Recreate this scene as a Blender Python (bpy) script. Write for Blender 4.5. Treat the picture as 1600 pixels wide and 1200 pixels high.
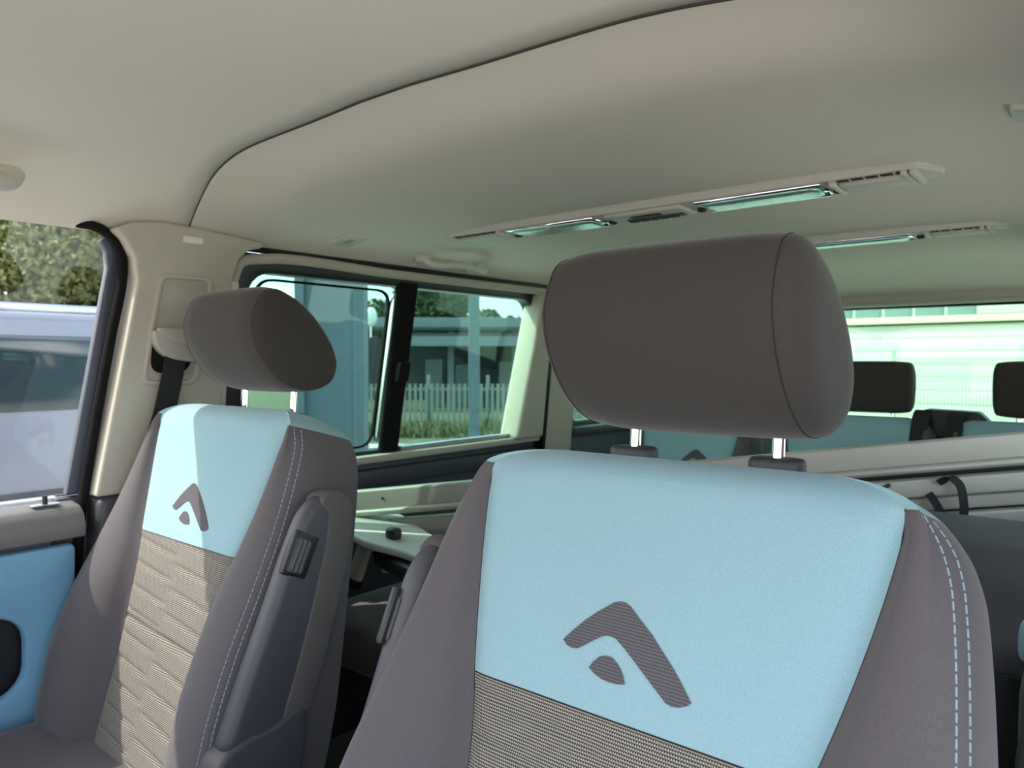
import bpy, bmesh, math, random
from mathutils import Vector
random.seed(7)
scene = bpy.context.scene
for _o in list(bpy.data.objects):
    bpy.data.objects.remove(_o)
COL = scene.collection
R_ = math.radians

# ------------------------------------------------------------------ camera
CAM = Vector((.83, 0.0, 1.06))
YAW, PITCH = R_(39.5), R_(1.73)
cd = bpy.data.cameras.new('camera'); cam = bpy.data.objects.new('camera', cd); COL.objects.link(cam)
cd.sensor_width = 36.0; cd.lens = 36.0 * 1160 / 1600; cd.clip_start = .02; cd.clip_end = 400
cam.location = CAM; cam.rotation_euler = (R_(90) - PITCH, 0, YAW)
scene.camera = cam
cd.dof.use_dof = True; cd.dof.focus_distance = .82; cd.dof.aperture_fstop = 9.0

# ------------------------------------------------------------------ light
SUN_DIR = Vector((.72, .75, -1.0)).normalized()       # travel direction: from the left front, high
SUN_AZ = math.atan2(-SUN_DIR.x, -SUN_DIR.y)
world = bpy.data.worlds.new('sky'); scene.world = world; world.use_nodes = True
wn, wl = world.node_tree.nodes, world.node_tree.links
wn.clear()
sky = wn.new('ShaderNodeTexSky'); sky.sky_type = 'NISHITA'; sky.sun_disc = False
sky.sun_elevation = math.asin(-SUN_DIR.z); sky.sun_rotation = SUN_AZ
sky.air_density = 1.0; sky.dust_density = 2.0; sky.ozone_density = 1.0
tc = wn.new('ShaderNodeTexCoord'); mp = wn.new('ShaderNodeMapping'); mp.inputs['Scale'].default_value = (1, 1, 2.6)
cn = wn.new('ShaderNodeTexNoise'); cn.inputs['Scale'].default_value = 2.2; cn.inputs['Detail'].default_value = 6
cr = wn.new('ShaderNodeValToRGB'); cr.color_ramp.elements[0].position = .45; cr.color_ramp.elements[1].position = .66
mx = wn.new('ShaderNodeMix'); mx.data_type = 'RGBA'; mx.inputs[7].default_value = (9.5, 9.6, 9.8, 1)
bg = wn.new('ShaderNodeBackground'); bg.inputs['Strength'].default_value = .28
wo = wn.new('ShaderNodeOutputWorld')
wl.new(tc.outputs['Generated'], mp.inputs[0]); wl.new(mp.outputs[0], cn.inputs['Vector'])
wl.new(cn.outputs[0], cr.inputs[0]); wl.new(cr.outputs[0], mx.inputs[0])
wl.new(sky.outputs[0], mx.inputs[6]); wl.new(mx.outputs[2], bg.inputs[0]); wl.new(bg.outputs[0], wo.inputs[0])
sd = bpy.data.lights.new('sun', 'SUN'); sd.energy = 3.3; sd.angle = R_(.53); sd.color = (1, .95, .86)
so = bpy.data.objects.new('sun', sd); COL.objects.link(so)
so.rotation_euler = SUN_DIR.to_track_quat('-Z', 'Y').to_euler(); so.location = (-6, -6, 9)
scene.view_settings.view_transform = 'Standard'; scene.view_settings.look = 'None'
scene.view_settings.exposure = .95; scene.view_settings.gamma = 1.0
scene.view_settings.use_curve_mapping = False

# ------------------------------------------------------------------ materials
def srgb(r, g, b):
    f = lambda c: (c / 255 / 12.92) if c / 255 <= .04045 else ((c / 255 + .055) / 1.055) ** 2.4
    return (f(r), f(g), f(b), 1)
MATS = {}
def mat(name, col, rough=.6, metal=0.0, spec=.5, noise=None, bump=None, sheen=0.0, uv=False, weave=None, coat=0):
    """noise=(scale, amount) colour grain; bump=(scale, strength, dist); weave=(pitch_u, pitch_v, light_col)"""
    m = bpy.data.materials.new(name); m.use_nodes = True
    n, l = m.node_tree.nodes, m.node_tree.links
    p = n['Principled BSDF']
    p.inputs['Base Color'].default_value = col; p.inputs['Roughness'].default_value = rough
    p.inputs['Metallic'].default_value = metal; p.inputs['Specular IOR Level'].default_value = spec
    if sheen: p.inputs['Sheen Weight'].default_value = sheen; p.inputs['Sheen Roughness'].default_value = .4
    if coat: p.inputs['Coat Weight'].default_value = coat
    t = n.new('ShaderNodeTexCoord'); src = t.outputs['UV'] if uv else t.outputs['Object']
    colout = None
    if weave:
        pu, pv, lc = weave
        sx = n.new('ShaderNodeSeparateXYZ'); l.new(src, sx.inputs[0])
        def wave(sock, pitch, shift=None):
            a = n.new('ShaderNodeMath'); a.operation = 'MULTIPLY'; a.inputs[1].default_value = 2 * math.pi / pitch
            l.new(sock, a.inputs[0])
            o = a.outputs[0]
            if shift:
                b = n.new('ShaderNodeMath'); b.operation = 'ADD'; l.new(o, b.inputs[0]); l.new(shift, b.inputs[1]); o = b.outputs[0]
            s = n.new('ShaderNodeMath'); s.operation = 'SINE'; l.new(o, s.inputs[0]); return s.outputs[0]
        # brick-like shift of every second row
        half = n.new('ShaderNodeMath'); half.operation = 'MULTIPLY'; half.inputs[1].default_value = .5 / pv
        l.new(sx.outputs[1], half.inputs[0])
        wv = wave(sx.outputs[1], pv)
        fl = n.new('ShaderNodeMath'); fl.operation = 'FLOOR'
        dv = n.new('ShaderNodeMath'); dv.operation = 'DIVIDE'; dv.inputs[1].default_value = pv
        l.new(sx.outputs[1], dv.inputs[0]); l.new(dv.outputs[0], fl.inputs[0])
        sh = n.new('ShaderNodeMath'); sh.operation = 'MULTIPLY'; sh.inputs[1].default_value = math.pi
        l.new(fl.outputs[0], sh.inputs[0])
        wu = wave(sx.outputs[0], pu, sh.outputs[0])
        ad = n.new('ShaderNodeMath'); ad.operation = 'ADD'; l.new(wv, ad.inputs[0]); l.new(wu, ad.inputs[1])
        mr = n.new('ShaderNodeMapRange'); mr.inputs[1].default_value = -.6; mr.inputs[2].default_value = 1.3
        l.new(ad.outputs[0], mr.inputs[0])
        mxx = n.new('ShaderNodeMix'); mxx.data_type = 'RGBA'; mxx.inputs[6].default_value = col; mxx.inputs[7].default_value = lc
        l.new(mr.outputs[0], mxx.inputs[0]); colout = mxx.outputs[2]
        bp = n.new('ShaderNodeBump'); bp.inputs['Strength'].default_value = .35; bp.inputs['Distance'].default_value = .0006
        l.new(mr.outputs[0], bp.inputs['Height']); l.new(bp.outputs[0], p.inputs['Normal'])
    if noise:
        nz = n.new('ShaderNodeTexNoise'); nz.inputs['Scale'].default_value = noise[0]; nz.inputs['Detail'].default_value = 3
        if len(noise) > 2:
            mpp = n.new('ShaderNodeMapping'); mpp.inputs['Scale'].default_value = noise[2]
            l.new(src, mpp.inputs[0]); l.new(mpp.outputs[0], nz.inputs['Vector'])
        else: l.new(src, nz.inputs['Vector'])
        r = n.new('ShaderNodeMapRange'); r.inputs[1].default_value = .25; r.inputs[2].default_value = .75
        r.inputs[3].default_value = 1 - noise[1]; r.inputs[4].default_value = 1 + noise[1]
        l.new(nz.outputs[0], r.inputs[0])
        mm = n.new('ShaderNodeMix'); mm.data_type = 'RGBA'; mm.blend_type = 'MULTIPLY'; mm.inputs[0].default_value = 1
        if colout: l.new(colout, mm.inputs[6])
        else: mm.inputs[6].default_value = col
        l.new(r.outputs[0], mm.inputs[7]); colout = mm.outputs[2]
    if colout: l.new(colout, p.inputs['Base Color'])
    if bump and not weave:
        nz = n.new('ShaderNodeTexNoise'); nz.inputs['Scale'].default_value = bump[0]; nz.inputs['Detail'].default_value = 3
        l.new(src, nz.inputs['Vector'])
        bp = n.new('ShaderNodeBump'); bp.inputs['Strength'].default_value = bump[1]; bp.inputs['Distance'].default_value = bump[2]
        l.new(nz.outputs[0], bp.inputs['Height']); l.new(bp.outputs[0], p.inputs['Normal'])
    MATS[name] = m; return m
def glass(name, tint, refl=.9, rough=.0):
    m = bpy.data.materials.new(name); m.use_nodes = True
    n, l = m.node_tree.nodes, m.node_tree.links; n.clear()
    o = n.new('ShaderNodeOutputMaterial'); t = n.new('ShaderNodeBsdfTransparent'); t.inputs[0].default_value = (*tint, 1)
    g = n.new('ShaderNodeBsdfGlossy'); g.inputs['Roughness'].default_value = rough; g.inputs[0].default_value = (refl, refl, refl, 1)
    lw = n.new('ShaderNodeLayerWeight'); lw.inputs[0].default_value = .5; x = n.new('ShaderNodeMixShader')
    pw = n.new('ShaderNodeMath'); pw.operation = 'POWER'; pw.inputs[1].default_value = 4.0; l.new(lw.outputs['Facing'], pw.inputs[0])
    f = n.new('ShaderNodeMath'); f.operation = 'MULTIPLY_ADD'; f.inputs[1].default_value = .7; f.inputs[2].default_value = .035; l.new(pw.outputs[0], f.inputs[0])
    l.new(f.outputs[0], x.inputs[0]); l.new(t.outputs[0], x.inputs[1]); l.new(g.outputs[0], x.inputs[2]); l.new(x.outputs[0], o.inputs[0])
    MATS[name] = m; return m

mat('fabric_dark', srgb(92, 87, 89), .95, spec=.15, noise=(900, .16), bump=(1500, .25, .0006), sheen=.25)
mat('fabric_blue', srgb(141, 173, 181), .95, spec=.15, noise=(800, .09, (1, 1, .5)), bump=(1300, .25, .0006), sheen=.15)
mat('fabric_mesh', srgb(56, 54, 55), .95, spec=.1, uv=True, weave=(.0025, .0030, srgb(172, 165, 152)))
mat('fabric_logo', srgb(76, 74, 78), .95, spec=.1, uv=True, weave=(.0022, .0030, srgb(108, 106, 110)))
mat('fabric_headrest', srgb(66, 62, 59), .95, spec=.12, noise=(1100, .15), bump=(1700, .25, .0005), sheen=.25)
mat('thread', srgb(150, 172, 184), .8)
mat('seam_dark', srgb(38, 35, 36), .9)
mat('headliner', srgb(232, 224, 209), .97, spec=.1, noise=(1400, .05), bump=(1800, .2, .0004))
mat('gasket', srgb(70, 64, 56), .9)
mat('trim_cream', srgb(182, 175, 160), .62, noise=(60, .02), bump=(1200, .12, .0004))
mat('trim_insert', srgb(172, 166, 154), .9, noise=(18, .07), bump=(900, .2, .0004))
mat('plastic_grey', srgb(204, 200, 188), .5, noise=(50, .02))
mat('plastic_charcoal', srgb(66, 65, 70), .52, noise=(300, .05), bump=(1400, .25, .0005))
mat('plastic_black', srgb(30, 30, 32), .5)
mat('rubber_pad', srgb(84, 79, 77), .8, bump=(900, .2, .0004))
mat('rubber_black', srgb(20, 19, 19), .9, spec=.2)
mat('door_grey', srgb(118, 114, 114), .7, noise=(400, .08), bump=(900, .3, .0006))
mat('door_blue', srgb(112, 160, 188), .6, noise=(90, .03), bump=(1200, .15, .0004))
mat('chrome', (.9, .9, .92, 1), .06, 1.0)
mat('steel', (.62, .63, .65, 1), .28, 1.0)
mat('aluminium', srgb(172, 166, 157), .5, .25, noise=(120, .05, (1, 1, 8)))
mat('table_plate', srgb(190, 194, 186), .45, noise=(70, .03))
mat('belt_web', srgb(30, 30, 32), .8, bump=(1200, .3, .0005))
mat('lens_clear', srgb(170, 205, 200), .12, .65, bump=(160, .5, .002))
mat('slot_dark', srgb(58, 52, 50), .8)
mat('carpet', srgb(96, 95, 94), .98, noise=(260, .25), bump=(500, .6, .002))
mat('window_black', srgb(20, 22, 22), .35)
mat('tape_white', srgb(226, 222, 210), .5)
glass('glass_clear', (.955, .965, .955))
glass('glass_green', (.66, .88, .80))
glass('glass_right', (.93, .99, .96))
glass('glass_tailgate', (.67, .88, .76))
# outdoors
mat('asphalt', srgb(186, 181, 172), .95, noise=(6, .12), bump=(80, .5, .01))
mat('grass', srgb(82, 84, 56), .95, noise=(3, .35))
mat('leaf_green', srgb(52, 68, 36), .8, noise=(.9, .35))
mat('leaf_yellow', srgb(90, 96, 50), .8, noise=(.8, .35))
mat('bark', srgb(92, 78, 62), .95, noise=(8, .2))
mat('car_silver', srgb(206, 210, 218), .3, .3, coat=.5)
mat('van_paint', srgb(136, 140, 150), .35, .2, coat=.3)
mat('frame_blue', srgb(86, 90, 102), .5)
mat('car_glass', srgb(40, 56, 62), .06, spec=.8)
mat('cladding_grey', srgb(74, 88, 98), .6, noise=(2, .05))
mat('fascia_grey', srgb(94, 106, 114), .6, noise=(1, .05))
mat('shed_dark', srgb(44, 52, 56), .8, noise=(1, .15))
mat('picket_white', srgb(116, 122, 119), .7)
mat('facade_white', srgb(186, 186, 180), .7, noise=(.6, .02))
mat('facade_band', srgb(206, 202, 170), .7)
mat('facade_window', srgb(120, 138, 144), .15, spec=.8)
mat('wire_grey', srgb(150, 160, 150), .6)
mat('dish_white', srgb(225, 228, 226), .5)

# ------------------------------------------------------------------ helpers
ORG = {}
def tag(o, label=None, cat=None, group=None, kind=None):
    if label: o['label'] = label
    if cat: o['category'] = cat
    if group: o['group'] = group
    if kind: o['kind'] = kind
    return o
def thing(name, loc, label=None, cat=None, group=None, kind=None):
    o = bpy.data.objects.new(name, None); o.empty_display_size = .05; COL.objects.link(o)
    o.location = loc; ORG[o.name] = Vector(loc)
    return tag(o, label, cat, group, kind)
def mk(name, verts, faces, material, parent=None, sharp=35, uvs=None, origin=None, kind=None):
    vs = [Vector(v) for v in verts]
    if parent is not None: org = ORG[parent.name]
    elif origin is not None: org = Vector(origin)
    else:
        lo = [min(v[i] for v in vs) for i in range(3)]; hi = [max(v[i] for v in vs) for i in range(3)]
        org = Vector(((lo[0] + hi[0]) / 2, (lo[1] + hi[1]) / 2, lo[2]))
    me = bpy.data.meshes.new(name)
    me.from_pydata([tuple(v - org) for v in vs], [], faces)
    if uvs:
        ul = me.uv_layers.new(name='UVMap')
        for lp in me.loops: ul.data[lp.index].uv = uvs[lp.vertex_index]
    me.polygons.foreach_set('use_smooth', [True] * len(me.polygons))
    if sharp is not None: me.set_sharp_from_angle(angle=R_(sharp))
    me.materials.append(MATS[material]); me.update()
    o = bpy.data.objects.new(name, me); COL.objects.link(o)
    if parent is not None: o.parent = parent
    else: o.location = org
    ORG[o.name] = org
    if kind: o['kind'] = kind
    return o
def bm_out(bm):
    bm.normal_update()
    bmesh.ops.recalc_face_normals(bm, faces=bm.faces[:])
    bm.verts.ensure_lookup_table()
    vs = [v.co.copy() for v in bm.verts]; idx = {v: i for i, v in enumerate(bm.verts)}
    fs = [[idx[v] for v in f.verts] for f in bm.faces]
    bm.free(); return vs, fs
def bevel_bm(bm, w, seg=2, ang=25):
    if w <= 0: return
    es = [e for e in bm.edges if len(e.link_faces) == 2 and e.calc_face_angle(0) > R_(ang)]
    if es: bmesh.ops.bevel(bm, geom=es, offset=w, segments=seg, profile=.5, affect='EDGES', clamp_overlap=True)
def prism(poly, axis_vec, w=0, seg=2, ang=25):
    """poly: list of 3D points (planar outline); extruded by axis_vec"""
    bm = bmesh.new(); a = [bm.verts.new(p) for p in poly]; b = [bm.verts.new(Vector(p) + Vector(axis_vec)) for p in poly]
    n = len(poly); bm.faces.new(a); bm.faces.new(b[::-1])
    for i in range(n): bm.faces.new((a[i], b[i], b[(i + 1) % n], a[(i + 1) % n]))
    bm.normal_update(); bmesh.ops.recalc_face_normals(bm, faces=bm.faces[:])
    bevel_bm(bm, w, seg, ang); return bm_out(bm)
def boxv(c, s, w=0, seg=2, frame=None):
    """box centre c, size s, optional frame (X,Y,Z axes)"""
    X, Y, Z = frame or (Vector((1, 0, 0)), Vector((0, 1, 0)), Vector((0, 0, 1)))
    c = Vector(c); hx, hy, hz = s[0] / 2, s[1] / 2, s[2] / 2
    poly = [c + X * i + Y * j - Z * hz for i, j in ((-hx, -hy), (hx, -hy), (hx, hy), (-hx, hy))]
    return prism(poly, Z * (2 * hz), w, seg)
def box(name, c, s, material, parent=None, w=0, seg=2, frame=None, **k):
    v, f = boxv(c, s, w, seg, frame); return mk(name, v, f, material, parent, **k)
def cat_rom(keys, segs):
    """non-uniform Catmull-Rom through key points, segs = subdivisions per span"""
    P = [Vector(k) for k in keys]; n = len(P); out = []
    T = [0.0]
    for i in range(n - 1): T.append(T[-1] + max((P[i + 1] - P[i]).length, 1e-6) ** .75)
    def tan(i):
        if i == 0: return (P[1] - P[0]) / (T[1] - T[0])
        if i == n - 1: return (P[-1] - P[-2]) / (T[-1] - T[-2])
        a = (P[i] - P[i - 1]) / (T[i] - T[i - 1]); b = (P[i + 1] - P[i]) / (T[i + 1] - T[i])
        wa = (T[i + 1] - T[i]); wb = (T[i] - T[i - 1]); return (a * wa + b * wb) / (wa + wb)
    for i in range(n - 1):
        h = T[i + 1] - T[i]; m0, m1 = tan(i) * h, tan(i + 1) * h; s = segs[i] if isinstance(segs, (list, tuple)) else segs
        for k in range(s):
            u = k / s; u2, u3 = u * u, u * u * u
            out.append(P[i] * (2 * u3 - 3 * u2 + 1) + m0 * (u3 - 2 * u2 + u) + P[i + 1] * (-2 * u3 + 3 * u2) + m1 * (u3 - u2))
    out.append(P[-1]); return out
def lerp_tab(tab, x):
    if x <= tab[0][0]: return tab[0][1]
    for (a, va), (b, vb) in zip(tab, tab[1:]):
        if x <= b:
            u = (x - a) / (b - a); return va + (vb - va) * u
    return tab[-1][1]
def smooth_tab(tab, x):
    """Catmull-Rom-ish monotone enough table interpolation"""
    n = len(tab)
    if x <= tab[0][0]: return tab[0][1]
    if x >= tab[-1][0]: return tab[-1][1]
    for i in range(n - 1):
        a, va = tab[i]; b, vb = tab[i + 1]
        if x <= b:
            h = b - a; u = (x - a) / h; d = (vb - va) / h
            def sl(j):
                if j == 0: return (tab[1][1] - tab[0][1]) / (tab[1][0] - tab[0][0])
                if j == n - 1: return (tab[-1][1] - tab[-2][1]) / (tab[-1][0] - tab[-2][0])
                d0 = (tab[j][1] - tab[j - 1][1]) / (tab[j][0] - tab[j - 1][0]); d1 = (tab[j + 1][1] - tab[j][1]) / (tab[j + 1][0] - tab[j][0])
                return 0 if d0 * d1 <= 0 else 2 * d0 * d1 / (d0 + d1)
            m0, m1 = sl(i) * h, sl(i + 1) * h
            return va * (2*u**3 - 3*u**2 + 1) + m0 * (u**3 - 2*u**2 + u) + vb * (-2*u**3 + 3*u**2) + m1 * (u**3 - u**2)
def tubev(pts, r, sides=12, cap=True, flat=None):
    """tube along pts; r number or list; flat=(a,b) elliptical scale with b along up"""
    P = [Vector(p) for p in pts]; n = len(P); vs, fs = [], []
    up = Vector((0, 0, 1)); d0 = (P[1] - P[0]).normalized()
    if abs(d0.dot(up)) > .9: up = Vector((0, 1, 0))
    for i in range(n):
        d = ((P[min(i + 1, n - 1)] - P[max(i - 1, 0)])).normalized()
        s = d.cross(up).normalized(); u = s.cross(d).normalized(); up = u
        ri = r[i] if isinstance(r, (list, tuple)) else r
        fa, fb = flat or (1, 1)
        for k in range(sides):
            a = 2 * math.pi * k / sides; vs.append(P[i] + s * (ri * fa * math.cos(a)) + u * (ri * fb * math.sin(a)))
    for i in range(n - 1):
        for k in range(sides):
            k2 = (k + 1) % sides; fs.append((i * sides + k, i * sides + k2, (i + 1) * sides + k2, (i + 1) * sides + k))
    if cap: fs.append(tuple(range(sides))[::-1]); fs.append(tuple((n - 1) * sides + k for k in range(sides)))
    return vs, fs
def tube(name, pts, r, material, parent=None, sides=12, flat=None, **k):
    v, f = tubev(pts, r, sides, True, flat); return mk(name, v, f, material, parent, **k)
def spow(x, p): return math.copysign(abs(x) ** p, x)
def pillow(name, c, s, material, parent=None, e1=.35, e2=.35, nu=40, nv=24, frame=None, warp=None, **k):
    """superellipsoid cushion"""
    X, Y, Z = frame or (Vector((1, 0, 0)), Vector((0, 1, 0)), Vector((0, 0, 1)))
    c = Vector(c); vs, fs = [], []
    for j in range(nv + 1):
        ph = -math.pi / 2 + math.pi * j / nv
        for i in range(nu):
            th = 2 * math.pi * i / nu
            q = Vector((s[0] / 2 * spow(math.cos(ph), e1) * spow(math.cos(th), e2), s[1] / 2 * spow(math.cos(ph), e1) * spow(math.sin(th), e2), s[2] / 2 * spow(math.sin(ph), e1)))
            if warp: q = warp(q)
            vs.append(c + X * q.x + Y * q.y + Z * q.z)
    for j in range(nv):
        for i in range(nu):
            i2 = (i + 1) % nu; fs.append((j * nu + i, j * nu + i2, (j + 1) * nu + i2, (j + 1) * nu + i))
    return mk(name, vs, fs, material, parent, sharp=None, **k)
def rrect(cx, cy, w, h, r, n=5):
    out = []
    for sx, sy, a0 in ((1, 1, 0), (-1, 1, 90), (-1, -1, 180), (1, -1, 270)):
        for i in range(n + 1):
            a = R_(a0 + 90 * i / n); out.append((cx + sx * (w / 2 - r) + r * math.cos(a), cy + sy * (h / 2 - r) + r * math.sin(a)))
    return out
def round_poly(pts, r, n=5):
    """round the corners of a 2D polygon; r may be a list"""
    out = []; N = len(pts)
    for i in range(N):
        p0, p, p1 = Vector(pts[i - 1]), Vector(pts[i]), Vector(pts[(i + 1) % N])
        ri = r[i] if isinstance(r, (list, tuple)) else r
        a, b = (p0 - p), (p1 - p); ri = min(ri, a.length * .48, b.length * .48)
        if ri < 1e-5: out.append(tuple(p)); continue
        A, B = p + a.normalized() * ri, p + b.normalized() * ri
        for k in range(n + 1):
            u = k / n; q = A * (1 - u) ** 2 + p * (2 * u * (1 - u)) + B * u ** 2; out.append(tuple(q))
    return out
def ringv(outer, inner, lift, thick):
    """frame between two same-length outlines (3D points), extruded by thick vector; lift unused"""
    n = len(outer); T = Vector(thick); vs = [Vector(p) for p in outer] + [Vector(p) for p in inner]
    vs += [v + T for v in vs[:2 * n]]; fs = []
    for i in range(n):
        j = (i + 1) % n
        fs += [(i, j, n + j, n + i), (2*n + i, 3*n + i, 3*n + j, 2*n + j), (i, 2*n + i, 2*n + j, j), (n + i, n + j, 3*n + j, 3*n + i)]
    bm = bmesh.new(); bv = [bm.verts.new(v) for v in vs]
    for f in fs: bm.faces.new([bv[q] for q in f])
    return bm
# ------------------------------------------------------------------ van shell
VX = .05                                                # the van's centre plane
def xw(z): return -.82 + (z - .79) / .51 * .065 if z >= .79 else -.82 - .03 * (.79 - z) / .5
def wpt(y, z, off=0.0, side=-1):
    x = xw(z) + off
    return Vector((x, y, z)) if side < 0 else Vector((2 * VX - x, y, z))
def slab(name, poly, off, thick, material, parent=None, side=-1, w=.004, seg=2, **k):
    v, f = prism([wpt(y, z, off, side) for y, z in poly], (-thick if side < 0 else thick, 0, 0), w, seg)
    return mk(name, v, f, material, parent, **k)
def wring(name, outer, inner, off, thick, material, parent=None, side=-1, w=.003):
    bm = ringv([wpt(y, z, off, side) for y, z in outer], [wpt(y, z, off, side) for y, z in inner], 0, (-thick if side < 0 else thick, 0, 0))
    bm.normal_update(); bmesh.ops.recalc_face_normals(bm, faces=bm.faces[:])
    bevel_bm(bm, w, 2, 40); v, f = bm_out(bm); return mk(name, v, f, material, parent)

# floor
fl = box('floor', (VX, 1.1, -.02), (1.84, 4.3, .04), 'carpet', kind='structure')

# ceiling: rear headliner with the front edge curling up to the cab panel
ZT = [(0, 1.395), (.3, 1.394), (.45, 1.389), (.55, 1.381), (.65, 1.365), (.72, 1.342), (.765, 1.318)]
def zmain(x):
    a = abs(x) if x < 0 else max(0, x - 2 * VX)
    return smooth_tab(ZT, a)
YS = [(0, .675), (.12, .683), (.28, .690), (.36, .699), (.44, .716), (.55, .748), (.65, .776), (.765, .806)]
def yseam(x):
    a = abs(x) if x < 0 else max(0, x - 2 * VX)
    return smooth_tab(YS, a)
def zstep(x):
    a = abs(x) if x < 0 else max(0, x - 2 * VX)
    return .026 * max(0, min(1, (.74 - a) / .2))
def zrear(x, y):
    d = (y - yseam(x)) / .17
    s = 1 - (3 * min(max(d, 0), 1) ** 2 - 2 * min(max(d, 0), 1) ** 3)
    z = zmain(x) + zstep(x) * s
    if y > 2.75: z -= .09 * ((y - 2.75) / .33) ** 2
    return z
XL, XR = -.765, .765 + 2 * VX
NX = 96
xs = [XL + (XR - XL) * i / NX for i in range(NX + 1)]
vs, fs = [], []
fr = [0, .01, .02, .035, .05, .065, .08, .1, .12, .14, .16, .19, .24] 
NY = len(fr) + 40
for x in xs:
    y0 = yseam(x)
    for q in fr: vs.append((x, y0 + q, zrear(x, y0 + q)))
    for k in range(1, 41):
        y = y0 + .24 + (3.08 - y0 - .24) * k / 40; vs.append((x, y, zrear(x, y)))
for i in range(NX):
    for j in range(NY - 1): fs.append((i * NY + j, i * NY + j + 1, (i + 1) * NY + j + 1, (i + 1) * NY + j))
ceil = mk('ceiling', vs, fs, 'headliner', sharp=None, kind='structure')
vs, fs = [], []
NF = 26
for x in xs:
    y1 = yseam(x)
    for k in range(NF):
        y = -.42 + (y1 + .42) * k / (NF - 1)
        z = zmain(x) + zstep(x) + .003
        if y < .1: z -= .09 * ((.1 - y) / .52) ** 2
        vs.append((x, y, z))
    vs.append((x, y1 + .003, zmain(x) + zstep(x) + .010))
NF += 1
for i in range(NX):
    for j in range(NF - 1): fs.append((i * NF + j, i * NF + j + 1, (i + 1) * NF + j + 1, (i + 1) * NF + j))
mk('front_panel', vs, fs, 'headliner', ceil, sharp=None)
tube('seam_gasket', [(x, yseam(x) + .0005, zmain(x) + zstep(x) + .0028) for x in xs], .0022, 'gasket', ceil, sides=8)
box('roof_skin', (VX, 1.37, 1.455), (1.70, 3.62, .02), 'car_silver', ceil, w=.005)
for s in (-1, 1):
    x = -.80 if s < 0 else 2 * VX + .80
    box('roof_rail', (x, 1.37, 1.398), (.075, 3.62, .104), 'car_silver', ceil, w=.004)
box('roof_rail', (VX, 3.14, 1.38), (1.66, .09, .14), 'car_silver', ceil, w=.004)
box('roof_rail', (VX, -.43, 1.40), (1.60, .06, .1), 'car_silver', ceil, w=.004)

# ---- left wall behind the front door
wl_ = thing('wall_left', (xw(0), 1.9, 0), kind='structure')
def lower(side, root, y0=.56, y1=3.16):
    slab('lower_panel', [(y0, -.05), (y1, -.05), (y1, .785), (y0, .785)], .0, .05, 'plastic_charcoal', root, side, w=.01)
lower(-1, wl_)
slab('window_ledge', [(.93, .775), (2.12, .775), (2.12, .797), (.93, .797)], .035, .055, 'trim_cream', wl_, w=.006)
slab('door_band', [(.93, .705), (2.12, .700), (2.12, .752), (.93, .757)], .022, .03, 'plastic_charcoal', wl_, w=.008)
def hole_frame(root, side, y0, y1, z0, z1, Y0, Y1, Z0, Z1, r=.06, nm='window_surround', m='window_black', off=.004, th=.045):
    o = rrect((Y0 + Y1) / 2, (Z0 + Z1) / 2, Y1 - Y0, Z1 - Z0, .012); i = rrect((y0 + y1) / 2, (z0 + z1) / 2, y1 - y0, z1 - z0, r)
    return wring(nm, o, i, off, th, m, root, side)
hole_frame(wl_, -1, .955, 2.045, .808, 1.272, .915, 2.10, .78, 1.315)
# light curved header trim above the sliding window, with the dark groove over it
hd = cat_rom([(.902, 1.19), (.908, 1.25), (.925, 1.288), (.97, 1.300), (1.4, 1.302), (1.85, 1.303), (2.13, 1.303)], 6)
tube('header_trim', [wpt(p[0], p[1], .018) for p in hd], .0125, 'trim_cream', wl_, sides=14, flat=(1.0, 1.0))
tube('header_groove', [wpt(y, 1.322, .012) for y in (.93, 1.2, 1.6, 2.15)], .007, 'window_black', wl_, sides=8)
# centre and rear pillars of the body side
slab('pillar_cover', [(1.965, .79), (2.115, .79), (2.10, 1.30), (2.035, 1.30)], .055, .09, 'trim_cream', wl_, w=.015, seg=3)
slab('pillar_gap', [(2.128, .74), (2.145, .74), (2.13, 1.32), (2.113, 1.32)], .04, .07, 'window_black', wl_, w=.002)
slab('pillar_cover', [(2.145, .70), (2.32, .70), (2.30, 1.33), (2.13, 1.33)], .035, .07, 'trim_cream', wl_, w=.012, seg=3)
hole_frame(wl_, -1, 2.34, 2.92, .83, 1.255, 2.30, 3.0, .785, 1.32, r=.05)
slab('pillar_cover', [(2.94, .6), (3.14, .6), (3.14, 1.33), (2.94, 1.33)], .04, .08, 'trim_cream', wl_, w=.02, seg=3)
slab('window_ledge', [(2.32, .775), (2.95, .775), (2.95, .81), (2.32, .81)], .05, .07, 'plastic_charcoal', wl_, w=.008)

# ---- right wall (behind the open front door)
wr_ = thing('wall_right', (2 * VX - xw(0), 1.9, 0), kind='structure')
slab('lower_panel', [(.60, -.05), (3.16, -.05), (3.16, .785), (.60, .785)], .0, .05, 'plastic_charcoal', wr_, 1, w=.01)
hole_frame(wr_, 1, .955, 2.045, .808, 1.272, .90, 2.12, .78, 1.33)
slab('pillar_cover', [(.62, .79), (.90, .79), (.93, 1.33), (.68, 1.33)], .02, .06, 'trim_cream', wr_, 1, w=.012, seg=3)
slab('pillar_cover', [(2.05, .70), (2.34, .70), (2.32, 1.33), (2.04, 1.33)], .035, .07, 'trim_cream', wr_, 1, w=.012, seg=3)
hole_frame(wr_, 1, 2.36, 2.92, .83, 1.255, 2.32, 3.0, .785, 1.32, r=.05)
slab('pillar_cover', [(2.94, .6), (3.14, .6), (3.14, 1.33), (2.94, 1.33)], .04, .08, 'trim_cream', wr_, 1, w=.02, seg=3)

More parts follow.
